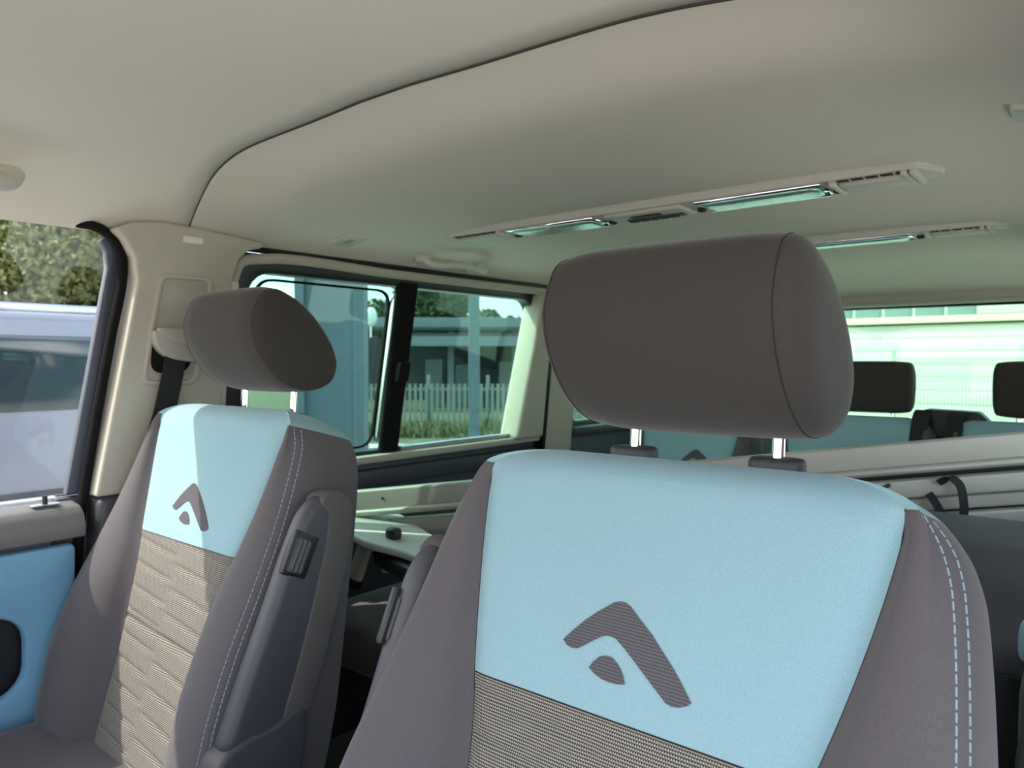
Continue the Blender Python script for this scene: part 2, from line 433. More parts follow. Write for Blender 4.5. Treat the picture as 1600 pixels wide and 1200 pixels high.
# ---- tailgate
wb = thing('wall_rear', (VX, 3.12, 0), kind='structure')
box('lower_panel', (VX, 3.15, .395), (1.72, .06, .79), 'plastic_charcoal', wb, w=.01)
hdr = [(3.06, 1.285), (3.075, 1.272), (3.10, 1.268), (3.14, 1.268), (3.16, 1.36), (3.06, 1.36)]
v, f = prism([(-.74, y, z) for y, z in hdr], (1.58, 0, 0), .004); mk('header_trim', v, f, 'trim_cream', wb)
for x in (-.715, 2 * VX + .715):
    box('side_trim', (x, 3.12, 1.03), (.10, .08, .52), 'trim_cream', wb, w=.02, seg=3)
tube('seal', [(-.66, 3.105, 1.262), (VX, 3.11, 1.266), (2 * VX + .66, 3.105, 1.262)], .005, 'window_black', wb, sides=8)
# ---- bulkhead under the windscreen and the pillars beside it
wf = thing('wall_front', (VX, -.9, 0), kind='structure')
box('dash_mass', (VX, -.80, .38), (1.70, .46, .76), 'plastic_charcoal', wf, w=.06, seg=3)
v, f = prism([(-.80, y, z) for y, z in ((-1.02, .74), (-1.45, .62), (-1.95, .46), (-2.0, .10), (-1.02, .10))], (1.70, 0, 0), .05, 3); mk('bonnet', v, f, 'car_silver', wf)
for s in (-1, 1):
    a = Vector((-.765, -.38, 1.33)) if s < 0 else Vector((2 * VX + .765, -.38, 1.33))
    b = Vector((-.84, -1.05, .82)) if s < 0 else Vector((2 * VX + .84, -1.05, .82))
    tube('windscreen_pillar', [a, (a + b) / 2 + Vector((0, -.02, .03)), b], .045, 'plastic_charcoal', wf, sides=14)

# ---- glass
def pane(name, poly, off, material, side=-1):
    v, f = prism([wpt(y, z, off, side) for y, z in poly], (-.004 if side < 0 else .004, 0, 0), 0)
    return mk(name, v, f, material, kind='structure')
pane('window_1', [(-.95, .79), (.60, .79), (.665, 1.25), (.655, 1.30), (.60, 1.32), (-.35, 1.32)], -.012, 'glass_clear')
w2 = pane('window_2', [(1.44, .80), (2.055, .80), (2.055, 1.28), (1.44, 1.28)], -.018, 'glass_green')
w3 = pane('window_3', [(.945, .80), (1.455, .80), (1.455, 1.28), (.945, 1.28)], -.030, 'glass_green')
pane('window_4', [(2.33, .82), (2.95, .82), (2.95, 1.27), (2.33, 1.27)], -.018, 'glass_green')
pane('window_5', [(.945, .80), (2.055, .80), (2.055, 1.28), (.945, 1.28)], -.018, 'glass_right', 1)
pane('window_6', [(2.35, .82), (2.95, .82), (2.95, 1.27), (2.35, 1.27)], -.018, 'glass_right', 1)
v, f = boxv((VX, 3.13, 1.03), (1.40, .005, .50)); mk('window_7', v, f, 'glass_tailgate', kind='structure')
# sliding pane: upright bar, inner frame and latch
slab('upright_bar', [(1.405, .79), (1.462, .79), (1.490, 1.285), (1.425, 1.285)], .012, .03, 'rubber_black', w3, w=.006)
o_ = round_poly([(.962, .815), (1.385, .815), (1.412, 1.262), (.985, 1.262)], .05); i_ = round_poly([(.968, .821), (1.380, .821), (1.406, 1.256), (.991, 1.256)], .046)
wring('pane_frame', o_, i_, -.014, .010, 'rubber_black', w3, w=.002)
slab('pane_edge', [(1.386, .83), (1.393, .83), (1.417, 1.25), (1.410, 1.25)], .0, .02, 'steel', w3, w=.002)
slab('latch', [(1.418, 1.0), (1.462, 1.0), (1.468, 1.06), (1.424, 1.06)], .034, .03, 'rubber_black', w3, w=.008)
slab('runner', [(1.47, .797), (2.04, .797), (2.04, .812), (1.47, .812)], .014, .02, 'steel', w2, w=.002)

# ---- front left door
dr = thing('door_1', (xw(0), 0, 0), kind='structure')
slab('outer_skin', [(-.95, -.05), (.62, -.05), (.62, .785), (-.95, .785)], -.02, .03, 'car_silver', dr, w=.004)
o_ = rrect(-.19, .515, 1.54, .37, .012, 5); i_ = rrect(.31, .50, .36, .16, .055, 5)
wring('door_card', o_, i_, .058, .03, 'door_blue', dr, w=.010)
slab('pull_recess', rrect(.31, .50, .40, .20, .055), .022, .01, 'plastic_black', dr, w=.002)
slab('door_pocket', [(-.95, .02), (.56, .02), (.555, .325), (-.95, .325)], .055, .05, 'plastic_black', dr, w=.015)
prof = [(-.03, .70), (.062, .712), (.066, .735), (.058, .758), (.04, .772), (.0, .778), (-.03, .778)]
v, f = prism([(xw(.76) + a, -.95, b) for a, b in prof], (0, 1.545, 0), .006, 2); mk('door_sill', v, f, 'door_grey', dr)
lp = thing('lock_pin', (xw(.78) + .022, .535, .778), 'small black lock pin standing on the grey door sill', 'lock pin')
tube('pin', [Vector((xw(.78) + .022, .535, .776)), Vector((xw(.78) + .022, .535, .797))], .0048, 'plastic_black', lp)
box('base_plate', (xw(.78) + .022, .535, .7795), (.018, .05, .003), 'steel', lp, w=.001)
# black rubber seal around the door opening
sl = [(-.30, 1.336), (.2, 1.336), (.52, 1.336), (.60, 1.330), (.642, 1.312), (.662, 1.285), (.668, 1.24), (.652, 1.12), (.630, .96), (.610, .80), (.600, .70), (.595, .3), (.59, .02)]
pts = cat_rom([(a, b, 0) for a, b in sl], 5)
tube('door_seal', [wpt(p[0], p[1], .012 - .05 * max(0, min(1, (.612 - p[0]) / .05)) * (1 if p[1] > 1.2 else 0)) for p in pts], .0098, 'rubber_black', dr, sides=10)
slab('frame_edge', [(.582, .79), (.612, .79), (.672, 1.26), (.66, 1.295), (.640, 1.312), (.630, 1.302), (.641, 1.285), (.645, 1.25)], -.004, .02, 'frame_blue', dr, w=.003)

# ---- B pillar trim (upper cream cover, lower charcoal cover)
bp_ = thing('trim_1', (xw(.8), .75, 0), kind='structure')
up = [(.618, .785), (.682, 1.22), (.676, 1.27), (.655, 1.305), (.635, 1.322), (.665, 1.338), (.72, 1.347), (.80, 1.346), (.90, 1.338), (.955, 1.334), (.965, 1.326), (.950, 1.318), (.925, 1.312), (.902, 1.290), (.890, 1.25), (.882, 1.10), (.872, .785)]
slab('pillar_cover', up, .052, .075, 'trim_cream', bp_, w=.016, seg=4)
slab('pillar_foot', [(.606, .30), (.622, .783), (.87, .783), (.88, .30)], .056, .08, 'plastic_charcoal', bp_, w=.016, seg=3)
slab('label_plate', rrect(.792, 1.317, .042, .014, .003), .0555, .004, 'tape_white', bp_, w=.0008)
fo = round_poly([(.695, 1.010), (.815, 1.010), (.842, 1.243), (.722, 1.243)], .022, 6); fi = round_poly([(.704, 1.020), (.805, 1.020), (.831, 1.234), (.731, 1.234)], .017, 6)
wring('belt_frame', fo, fi, .059, .012, 'trim_cream', bp_, w=.003)
slab('belt_insert', round_poly([(.705, 1.03), (.806, 1.03), (.831, 1.235), (.730, 1.235)], .016, 6), .0535, .003, 'trim_insert', bp_, w=.0005)
slab('belt_mouth', round_poly([(.712, 1.035), (.795, 1.035), (.808, 1.10), (.716, 1.10)], [.03, .03, .01, .01], 6), .0555, .004, 'rubber_black', bp_, w=.0008)
cv = cat_rom([(.708, 1.124), (.712, 1.098), (.735, 1.072), (.77, 1.062), (.808, 1.063), (.812, 1.10), (.815, 1.128)], 5)
slab('belt_guide_cover', [tuple(p) for p in [(q[0], q[1]) for q in cv]] , .078, .028, 'trim_insert', bp_, w=.008, seg=3)
cv2 = cat_rom([(.712, 1.126), (.735, 1.105), (.765, 1.096), (.813, 1.097)], 5)
slab('belt_guide_lip', [(q[0], q[1]) for q in cv2] + [(.816, 1.130), (.716, 1.130)], .084, .012, 'trim_insert', bp_, w=.004, seg=2)
slab('trim_clip', rrect(.895, 1.225, .022, .03, .006), .05, .02, 'plastic_grey', bp_, w=.004)

# ---- seat belt on the B pillar
def ribbon(name, pts, wdir, width, thick, material, parent=None, **k):
    P = [Vector(p) for p in pts]; vs, fs = [], []; n = len(P)
    for i in range(n):
        d = (P[min(i + 1, n - 1)] - P[max(i - 1, 0)]).normalized(); wv = Vector(wdir); wv = (wv - d * wv.dot(d)).normalized(); nn = d.cross(wv)
        for a, b in ((-1, -1), (1, -1), (1, 1), (-1, 1)): vs.append(P[i] + wv * (a * width / 2) + nn * (b * thick / 2))
    for i in range(n - 1):
        for q in range(4): fs.append((i*4 + q, i*4 + (q+1) % 4, i*4 + 4 + (q+1) % 4, i*4 + 4 + q))
    fs += [(0, 1, 2, 3), tuple(n*4 - 4 + q for q in (3, 2, 1, 0))]
    return mk(name, vs, fs, material, parent, **k)
sb = thing('seat_belt', wpt(.70, .30, .08), 'black seat belt hanging down the cream pillar beside the left front seat', 'seat belt')
bpts = cat_rom([wpt(.760, 1.085, .070), wpt(.752, 1.03, .072), wpt(.735, .95, .078), wpt(.715, .86, .080), wpt(.75, .77, .058), wpt(.86, .64, .058), wpt(.885, .50, .058), wpt(.885, .32, .058)], 5)
ribbon('webbing', bpts, (0, 1, .25), .046, .0022, 'belt_web', sb)
bk = wpt(.680, .812, .105)
fr_ = (Vector((0, .55, .83)).normalized(), Vector((1, 0, 0)), Vector((0, -.83, .55)).normalized())
v, f = boxv(bk, (.045, .02, .022), .004, 2, fr_); mk('tongue_grip', v, f, 'plastic_black', sb)
v, f = boxv(bk + Vector((.004, -.012, -.042)), (.05, .006, .02), .0025, 2, (Vector((0, .35, .94)).normalized(), Vector((1, 0, 0)), Vector((0, -.94, .35)).normalized())); mk('tongue', v, f, 'chrome', sb)
# ------------------------------------------------------------------ seats
def set_recline(deg):
    global AX, NV
    a = R_(deg); AX, NV = Vector((0, math.sin(a), math.cos(a))), Vector((0, -math.cos(a), math.sin(a)))
set_recline(16)
W_T = [(-.72, .285), (-.6, .300), (-.5, .302), (-.4, .298), (-.3, .292), (-.2, .285), (-.1, .274), (-.07, .266), (-.045, .251), (-.03, .236), (-.015, .205), (-.006, .168), (0, .12)]
B_T = [(-.72, .152), (-.58, .150), (-.48, .147), (-.36, .152), (-.3, .163), (-.265, .175), (-.19, .196), (-.12, .212), (-.075, .220), (-.055, .2225), (-.036, .222)]
VB_T = [(-.72, .045), (-.6, .062), (-.5, .066), (-.4, .056), (-.3, .036), (-.2, .018), (-.1, .006), (-.04, .0), (0, 0)]
TH_T = [(-.72, .19), (-.5, .185), (-.3, .168), (-.1, .150), (0, .135)]
T_SPLIT, T_TOP = -.265, -.036
def vcen(u, t): return -.004 * min(1, (u / .2) ** 2) + .004 * math.exp(-((t + .33) / .12) ** 2)
def section(t, us):
    w = smooth_tab(W_T, t) * us; b = min(smooth_tab(B_T, min(t, T_TOP)) * us, w * .93); vb = smooth_tab(VB_T, t); th = smooth_tab(TH_T, t)
    g = w - b; c = vcen(b, t)
    keys = [(0, vcen(0, t)), (.5 * b, vcen(.5 * b, t)), (b - .012, vcen(b, t)), (b, c - .005 * max(0, min(1, (T_TOP - t) / .02))), (b + .18 * g, c + .45 * (vb - c) + .004 * max(0, min(1, (T_TOP - t) / .05))), (b + .5 * g, vb), (w - .022, vb - .005), (w - .009, vb - .015),
            (w - .001, vb - .038), (w, -.6 * th), (w - .01, -th + .008), (w - .035, -th), (0, -th)]
    # guard against fold-over where the section narrows at the top
    ks = []; lastu = -1
    for i, (u, v) in enumerate(keys):
        if i <= 8:
            u = max(u, lastu + .0005); lastu = u
        ks.append((u, v, 0))
    pts = cat_rom(ks, SEG)
    r = .05
    gq = 1.0
    if t > -r: gq = math.sqrt(max(0, 1 - ((t + r) / r) ** 2))
    vm = -th * .5
    return [(p[0], vm + (p[1] - vm) * gq) for p in pts]
SEG = [6, 8, 2, 3, 3, 3, 2, 3, 3, 2, 2, 3]
COLK = [0]
for s_ in SEG: COLK.append(COLK[-1] + s_)
C_B, C_SEAM, C_BACK = COLK[3], COLK[7], COLK[10]; C_END = COLK[12]
def groove(u, t):
    """quilting of the mesh centre: brick-like embossed lines"""
    d = 0.0; sp = .042
    half = u > -.012
    ph = (t + (.012 if half else 0) + .10 * u) / sp
    d = max(d, math.exp(-(((ph - round(ph)) * sp) / .0035) ** 2))
    d = max(d, .8 * math.exp(-((u + .012) / .003) ** 2))
    for q in (-.43,): d = max(d, 2.2 * math.exp(-((t - q + .06 * u) / .005) ** 2))
    d = max(d, .7 * math.exp(-((abs(u) - .128) / .003) ** 2) if u > 0 else 0)
    return -.0040 * d
def bk_pt(P0, u, t, v): return P0 + Vector((u, 0, 0)) + AX * t + NV * v
def backrest(root, P0, us=1.0, fine=True, tmin=-.72, logo=True, sub=None, logo_du=0.0):
    rows = []
    t = tmin; step = .0035 if fine else .03
    n1 = int((T_SPLIT - tmin) / step); rows += [tmin + (T_SPLIT - tmin) * i / n1 for i in range(n1)]
    n2 = 30 if fine else 10; rows += [T_SPLIT + (T_TOP - T_SPLIT) * i / n2 for i in range(n2)]
    n3 = 14 if fine else 7; rows += [T_TOP * (math.cos(math.pi / 2 * i / n3)) for i in range(n3 + 1)]
    rows[-1] = 0.0
    iS, iT = n1, n1 + n2
    secs = [section(t, us) for t in rows]
    def P(i, j):
        s = 1 if j >= 0 else -1; u, v = secs[i][abs(j)]; u *= s; t = rows[i]
        if fine and t < T_SPLIT and abs(j) <= C_B: v += groove(u, t) * min(1, (T_SPLIT - t) / .01) * min(1, max(0, (smooth_tab(B_T, t) - abs(u)) / .006))
        if abs(u) > .1: t -= 0
        return bk_pt(P0, u, t, v), (u, t)
    def patch(name, i0, i1, j0, j1, material, parent):
        vs, fs, uv = [], [], []; nj = j1 - j0 + 1
        for i in range(i0, i1 + 1):
            for j in range(j0, j1 + 1):
                p, q = P(i, j); vs.append(p); uv.append(q)
        for i in range(i1 - i0):
            for j in range(nj - 1): fs.append((i * nj + j, i * nj + j + 1, (i + 1) * nj + j + 1, (i + 1) * nj + j))
        return mk(name, vs, fs, material, parent, sharp=None, uvs=uv)
    N = len(rows) - 1
    body = patch('back_shell', 0, iT, C_BACK, C_END, 'plastic_charcoal', root) if sub is None else sub
    patch('back_shell', 0, iT, -C_END, -C_BACK, 'plastic_charcoal', root)
    patch('mesh_panel', 0, iS, -C_B, C_B, 'fabric_mesh', root)
    blue = patch('blue_panel', iS, iT, -C_B, C_B, 'fabric_blue', root)
    patch('top_panel', iT, N, -C_END, C_END, 'fabric_blue', root)
    bol = []
    for s in (-1, 1):
        a, b = (C_B, C_SEAM) if s > 0 else (-C_SEAM, -C_B)
        bol.append(patch('bolster', 0, iT, a, b, 'fabric_dark', root))
        a, b = (C_SEAM, C_BACK) if s > 0 else (-C_BACK, -C_SEAM)
        patch('side_panel', 0, iT, a, b, 'fabric_dark', root)
    # seams: thin dark welts along the fabric joints
    def line(j, i0, i1, off=0.0): return [P(i, j)[0] + NV * off for i in range(i0, i1 + 1)]
    if fine:
        for s in (-1, 1):
                        tube('seam_line', line(s * C_B, 0, iT, -.0004)[::2] + [P(iT, s * C_B)[0]], .0008, 'seam_dark', root, sides=6)
        tube('seam_line', [P(iS, j)[0] for j in range(-C_B, C_B + 1)], .0009, 'seam_dark', root, sides=6)
        # double contrast stitching beside the corner seam
        for s in (1,):
            vs, fs = [], []
            for side_ in (-1, 1):
                # sample a curve offset from the seam along the section
                crv = []
                for i in range(0, iT + 1):
                    a = P(i, s * C_SEAM)[0]; b = P(i, s * (C_SEAM + side_))[0]; c_ = P(i, s * (C_SEAM + 2 * side_))[0]
                    d = .006; l1 = (b - a).length
                    q = a + (b - a) * (d / l1) if d <= l1 else b + (c_ - b) * min(1, (d - l1) / max((c_ - b).length, 1e-6))
                    nrm = (b - a).cross(AX) * (s * side_)
                    nrm = nrm.normalized()
                    if nrm.dot(NV + Vector((s, 0, 0))) < 0: nrm = -nrm
                    crv.append((q, nrm))
                acc, nxt, st = 0.0, .002, None
                dash, gap = .0066, .0022
                cum = [0.0]
                for i in range(1, len(crv)): cum.append(cum[-1] + (crv[i][0] - crv[i-1][0]).length)
                def at_len(L):
                    import bisect
                    k = min(max(bisect.bisect_right(cum, L) - 1, 0), len(crv) - 2); u = (L - cum[k]) / max(cum[k+1] - cum[k], 1e-9)
                    return crv[k][0].lerp(crv[k+1][0], u), crv[k][1].lerp(crv[k+1][1], u).normalized()
                L = .003
                while L + dash < cum[-1]:
                    (a, na), (b, nb) = at_len(L), at_len(L + dash); d = (b - a).normalized(); sd = d.cross(na).normalized()
                    k = len(vs); hw = .00065
                    for q, nq in ((a, na), (b, nb)):
                        for x_, y_ in ((-1, -1), (1, -1), (.6, 1), (-.6, 1)): vs.append(q + sd * (x_ * hw) + nq * (.0003 + y_ * .0006))
                    fs += [(k, k+1, k+5, k+4), (k+1, k+2, k+6, k+5), (k+2, k+3, k+7, k+6), (k+3, k, k+4, k+7), (k, k+3, k+2, k+1), (k+4, k+5, k+6, k+7)]
                    L += dash + gap
            mk('stitching', vs, fs, 'thread', root, kind='stuff')
    if logo:
        for nm, poly in (('logo_chevron', LOGO_A), ('logo_drop', LOGO_B)):
            bm = bmesh.new(); bm.faces.new([bm.verts.new((u + logo_du, t, 0)) for u, t in poly])
            bmesh.ops.triangulate(bm, faces=bm.faces[:])
            bmesh.ops.subdivide_edges(bm, edges=bm.edges[:], cuts=3, use_grid_fill=True)
            bm.verts.ensure_lookup_table(); uv = [(v.co.x, v.co.y) for v in bm.verts]
            idx = {v: i for i, v in enumerate(bm.verts)}
            fcs = [[idx[v] for v in f.verts] for f in bm.faces]; bm.free()
            vv = [bk_pt(P0, u, t, vcen(u, t) + .0011) for u, t in uv]
            mk(nm, vv, fcs, 'fabric_logo', root, sharp=None, uvs=uv)
    return blue
LOGO_A = [(-.069, -.2079), (-.0614, -.1987), (-.0498, -.1858), (-.0379, -.175), (-.026, -.1659), (-.0206, -.1617), (-.015, -.1596), (-.009, -.1594), (-.0027, -.1618), (.0093, -.171), (.0247, -.1822), (.0374, -.1935), (.0499, -.2045), (.0609, -.2155), (.0695, -.225), (.0733, -.2293), (.0696, -.2329), (.0629, -.236), (.0558, -.2371), (.0503, -.2358), (.0408, -.2292), (.0273, -.2197), (.0134, -.2099), (.0004, -.201), (-.0101, -.1946), (-.0151, -.1933), (-.0211, -.1933), (-.0268, -.1954), (-.0344, -.2007), (-.0432, -.2073), (-.0511, -.2126), (-.0573, -.2134), (-.0634, -.2121)]
LOGO_B = [(-.0335, -.2261), (-.0297, -.2197), (-.0247, -.214), (-.0179, -.2113), (-.0119, -.2113), (-.0054, -.2146), (0, -.2191), (.0044, -.2247), (.0075, -.2314), (-.0011, -.2331), (-.0092, -.2336), (-.0164, -.2329), (-.0253, -.2305)]

HR_PROF = [(-.006, 1.152), (-.014, 1.122), (-.007, 1.085), (.012, 1.050), (.040, 1.020), (.072, 1.000), (.110, .991), (.150, .994), (.182, 1.010), (.194, 1.038), (.184, 1.075), (.156, 1.115), (.116, 1.153), (.074, 1.177), (.036, 1.187), (.010, 1.177)]
def headrest(root, xc, y0, dz=0.0, hw=.137, prof=HR_PROF, sc=1.0, posts=True, pz0=.955, zref=1.09, guide=True, pdy=.10, ps=.084, deep=1.0):
    pr = cat_rom([(a, b, 0) for a, b in prof] + [(prof[0][0], prof[0][1], 0)], 4)[:-1]
    K = len(pr); cy = sum(p[0] for p in pr) / K; cz = sum(p[1] for p in pr) / K
    seam = hw * .90; seam_r = min(seam, .120)
    st = []
    NXC = 22
    for i in range(NXC + 1): st.append(-seam + (seam + seam_r) * i / NXC)
    def scale_at(x):
        a = abs(x)
        # soft crown across the width, rounder towards the ends
        return 1 - .020 * (a / hw) ** 2 - .085 * max(0, (a - hw * .55) / (hw * .45)) ** 2.2
    def ring(x, s): return [Vector((xc + x, y0 + (cy + (p[0] - cy) * s) * sc * deep, zref + (cz + (p[1] - cz) * s - zref) * sc + dz)) for p in pr]
    vs, fs = [], []
    for x in st: vs += ring(x, scale_at(x))
    for i in range(len(st) - 1):
        for k in range(K): fs.append((i * K + k, (i + 1) * K + k, (i + 1) * K + (k + 1) % K, i * K + (k + 1) % K))
    h = mk('headrest', vs, fs, 'fabric_headrest', root, sharp=None)
    for s in (-1, 1):
        sm = seam_r if s > 0 else seam; vs, fs = [], []; s0 = scale_at(sm); M = 9
        for m in range(M + 1):
            a = math.pi / 2 * m / M
            vs += ring(s * (sm + (hw - sm) * math.sin(a) ** .9), s0 * max(.0015, (math.cos(a)) ** .55))
        for m in range(M):
            for k in range(K): fs.append((m * K + k, (m + 1) * K + k, (m + 1) * K + (k + 1) % K, m * K + (k + 1) % K) if s > 0 else (m * K + (k + 1) % K, (m + 1) * K + (k + 1) % K, (m + 1) * K + k, m * K + k))
        mk('end_panel', vs, fs, 'fabric_headrest', h, sharp=None)
        rg = ring(s * sm, s0 * 1.002); tube('seam_line', rg + [rg[0]], .0006, 'seam_dark', h, sides=5)
    if posts:
        for s in (-1, 1):
            px = xc + s * ps
            tube('headrest_post', [(px, y0 + pdy - .004, pz0 - .05), (px, y0 + pdy, pz0), (px, y0 + pdy + .006, pz0 + .08 * sc + dz)], .0068, 'chrome', root, sides=16)
            if guide:
                pts = [Vector((px, y0 + pdy - .005, pz0 - .012)) + Vector((x, y, 0)) for x, y in rrect(0, 0, .058, .034, .0165, 6)]
                v, f = prism(pts, (0, .003, .020), .005, 3); mk('post_guide', v, f, 'plastic_charcoal', root)
    return h

def front_seat(name, xc, y0, arm, label, zt, lean, yh, aoff, adz, **hk):
    root = thing(name, (xc, y0 - .2, 0), label, 'seat', 'front seats of the van')
    P0 = Vector((xc, y0, zt))
    set_recline(lean); backrest(root, P0); set_recline(16); y0 = yh
    headrest(root, xc, y0, **hk)
    # cushion and pedestal
    def cw(q):
        e = min(1, abs(q.x) / .27)
        if q.z > 0: q.z += .035 * max(0, e - .55) / .45 * (1 if q.y < .15 else .4)
        return q
    pillow('cushion', (xc, y0 - .36, .285), (.56, .52, .17), 'fabric_dark', root, .35, .3, 48, 24, warp=cw)
    v, f = boxv((xc, y0 - .30, .105), (.42, .40, .20), .03, 3); mk('pedestal', v, f, 'plastic_charcoal', root)
    # folded-up armrest on the aisle side
    s = arm; xi = xc + s * aoff
    def A(y, z): return (y + y0 - .71, z + adz)
    axis = [A(.556, .50), A(.585, .57), A(.617, .65), A(.652, .735), A(.690, .815), A(.704, .842)]
    # body: outline in the y-z plane, extruded sideways with a big round
    out = cat_rom([(*A(.520, .505), 0), (*A(.560, .60), 0), (*A(.605, .70), 0), (*A(.642, .785), 0), (*A(.664, .825), 0), (*A(.690, .846), 0), (*A(.718, .845), 0), (*A(.736, .825), 0), (*A(.737, .790), 0), (*A(.712, .70), 0), (*A(.68, .60), 0), (*A(.645, .50), 0)], 4)
    body = [(xi + s * .004, p[0], p[1]) for p in out]
    v, f = prism(body, (s * .040, 0, 0), .015, 4, 40); ab = mk('armrest', v, f, 'plastic_charcoal', root, sharp=50)
    # softer pad wrapped along the upper (now rear) edge
    pad = cat_rom([(*A(.616, .525), 0), (*A(.644, .60), 0), (*A(.676, .70), 0), (*A(.700, .79), 0), (*A(.702, .822), 0), (*A(.690, .840), 0), (*A(.702, .851), 0), (*A(.726, .853), 0), (*A(.748, .832), 0), (*A(.750, .790), 0), (*A(.728, .70), 0), (*A(.695, .60), 0), (*A(.664, .522), 0)], 4)
    v, f = prism([(xi + s * .0, p[0], p[1]) for p in pad], (s * .046, 0, 0), .007, 3, 40); mk('armrest_pad', v, f, 'rubber_pad', ab, sharp=50)
    # ribbed adjuster dial
    dc = Vector((xi + s * .0365, *A(.648, .765))); dy = Vector((0, .42, .91)).normalized(); ex = Vector((s, 0, 0)); ez = ex.cross(dy)
    vs, fs = [], []; n = 48
    for k_, (h_, rr) in enumerate(((-.026, .0), (-.026, .0145), (-.023, .0165), (.023, .0165), (.026, .0145), (.026, .0))):
        for q in range(n):
            a = 2 * math.pi * q / n; r2 = rr + (.0012 * (1 if q % 4 < 2 else -1) if .016 < rr else 0); vs.append(dc + dy * h_ + ex * (r2 * math.cos(a)) + ez * (r2 * math.sin(a)))
    for k_ in range(5):
        for q in range(n): fs.append((k_ * n + q, k_ * n + (q + 1) % n, (k_ + 1) * n + (q + 1) % n, (k_ + 1) * n + q))
    mk('adjuster_dial', vs, fs, 'plastic_charcoal', ab, sharp=30)
    v, f = boxv(dc + Vector((s * .0026, .004, 0)), (.012, .046, .068), .004, 2, (ex, Vector((0, .91, -.42)), dy)); mk('dial_recess', v, f, 'plastic_black', ab)
    # hinge cover at the foot of the armrest
    hc = cat_rom([(*A(.50, .40), 0), (*A(.497, .455), 0), (*A(.515, .50), 0), (*A(.55, .518), 0), (*A(.60, .522), 0), (*A(.648, .535), 0), (*A(.655, .48), 0), (*A(.63, .38), 0)], 5)
    v, f = prism([(xi - s * .002, p[0], p[1]) for p in hc], (s * .052, 0, 0), .012, 3, 40); mk('armrest_hinge', v, f, 'plastic_charcoal', root, sharp=50)
    return root
SEAT_R = front_seat('front_seat', .472, .678, -1, 'nearest grey and pale blue front seat, its large charcoal headrest in the foreground', .975, 22, .656, .272, -.014, hw=.145, sc=1.04, dz=-.008, pdy=.108, pz0=.953)
SEAT_L = front_seat('front_seat', -.468, .72, 1, 'far front seat beside the left door, its folded armrest showing and left half sunlit', .990, 16, .72, .292, 0, hw=.133, dz=.010, deep=.93)
# ------------------------------------------------------------------ ceiling fittings
def strip(name, x0, x1, y0, y1, label, full=True):
    zb = zmain(.3) - .0165; yc = (y0 + y1) / 2; d = y1 - y0
    root = thing(name, ((x0 + x1) / 2, yc, zb), label, 'ceiling light', 'roof light strips')
    pts = round_poly([(x0, y0 + .012), (x0 + .02, y0), (x1 - .028, y0), (x1, y1 - .03), (x1 - .006, y1), (x0, y1)], .010, 4)
    v, f = prism([(x, y, zb) for x, y in pts], (0, 0, .03), .004, 2); mk('base_plate', v, f, 'plastic_grey', root)
    def vent(a, b):
        box('vent_panel', ((a + b) / 2, yc + d * .10, zb - .003), (b - a, d * .60, .010), 'plastic_grey', root, w=.004)
        n = 5; w = (b - a) / n
        for i in range(n):
            box('vent_slot', (a + w * (i + .5), y0 + d * .13, zb - .0005), (w * .78, d * .13, .003), 'slot_dark', root, w=.0008)
        box('vent_slit', ((a + b) / 2, y1 - d * .08, zb - .0005), ((b - a) * .96, d * .05, .003), 'slot_dark', root)
        for e in (a - .006, b + .006): box('vent_rib', (e, yc, zb - .004), (.010, d * .92, .012), 'plastic_grey', root, w=.004)
    def lens(a, b):
        def lw(q):
            q.z *= 1; return q
        box('lens_frame', ((a + b) / 2, yc, zb - .001), (b - a, d * .86, .008), 'chrome', root, w=.003)
        pillow('lens', ((a + b) / 2, yc, zb - .005), (b - a - .016, d * .70, .013), 'lens_clear', root, .5, .25, 32, 12)
        tube('lens_bezel', [(a + .004, y1 - d * .12, zb - .005), (b - .004, y1 - d * .12, zb - .005)], .004, 'chrome', root, sides=10)
        for e in (a - .012, b + .012):
            pillow('catch', (e, y1 - d * .22, zb - .002), (.018, .02, .012), 'plastic_black', root, .6, .6, 14, 8)
    if full:
        vent(x0 + .025, x0 + .165); lens(x0 + .195, x0 + .445)
        c0, c1 = x0 + .475, x0 + .655
        box('switch_panel', ((c0 + c1) / 2, yc, zb - .003), (c1 - c0, d * .84, .010), 'plastic_grey', root, w=.004)
        box('switch_row', ((c0 + c1) / 2 + .01, yc + d * .14, zb - .008), ((c1 - c0) * .74, d * .24, .006), 'plastic_charcoal', root, w=.002)
        for i in range(5): box('switch_key', (c0 + .045 + i * .024, yc + d * .14, zb - .011), (.019, d * .18, .004), 'plastic_black', root, w=.001)
        box('display', ((c0 + c1) / 2, yc - d * .16, zb - .0075), ((c1 - c0) * .40, d * .16, .004), 'slot_dark', root, w=.001)
        lens(x0 + .685, x0 + .930)
    else:
        lens(x0 + .03, x1 - .20)
    vent(x1 - .160, x1 - .042)
    for e in (x1 - .050, x1 - .036): box('end_rib', (e, yc, zb - .003), (.011, d * .96, .012), 'plastic_grey', root, w=.004)
    return root
strip('ceiling_light_strip', -.525, .590, 1.372, 1.470, 'long grey roof strip with two lamps, vents and switches, nearer the front seats')
strip('ceiling_light_strip', .09, .615, 2.052, 2.132, 'shorter grey roof strip with one lamp and vent, farther back behind the headrest', False)

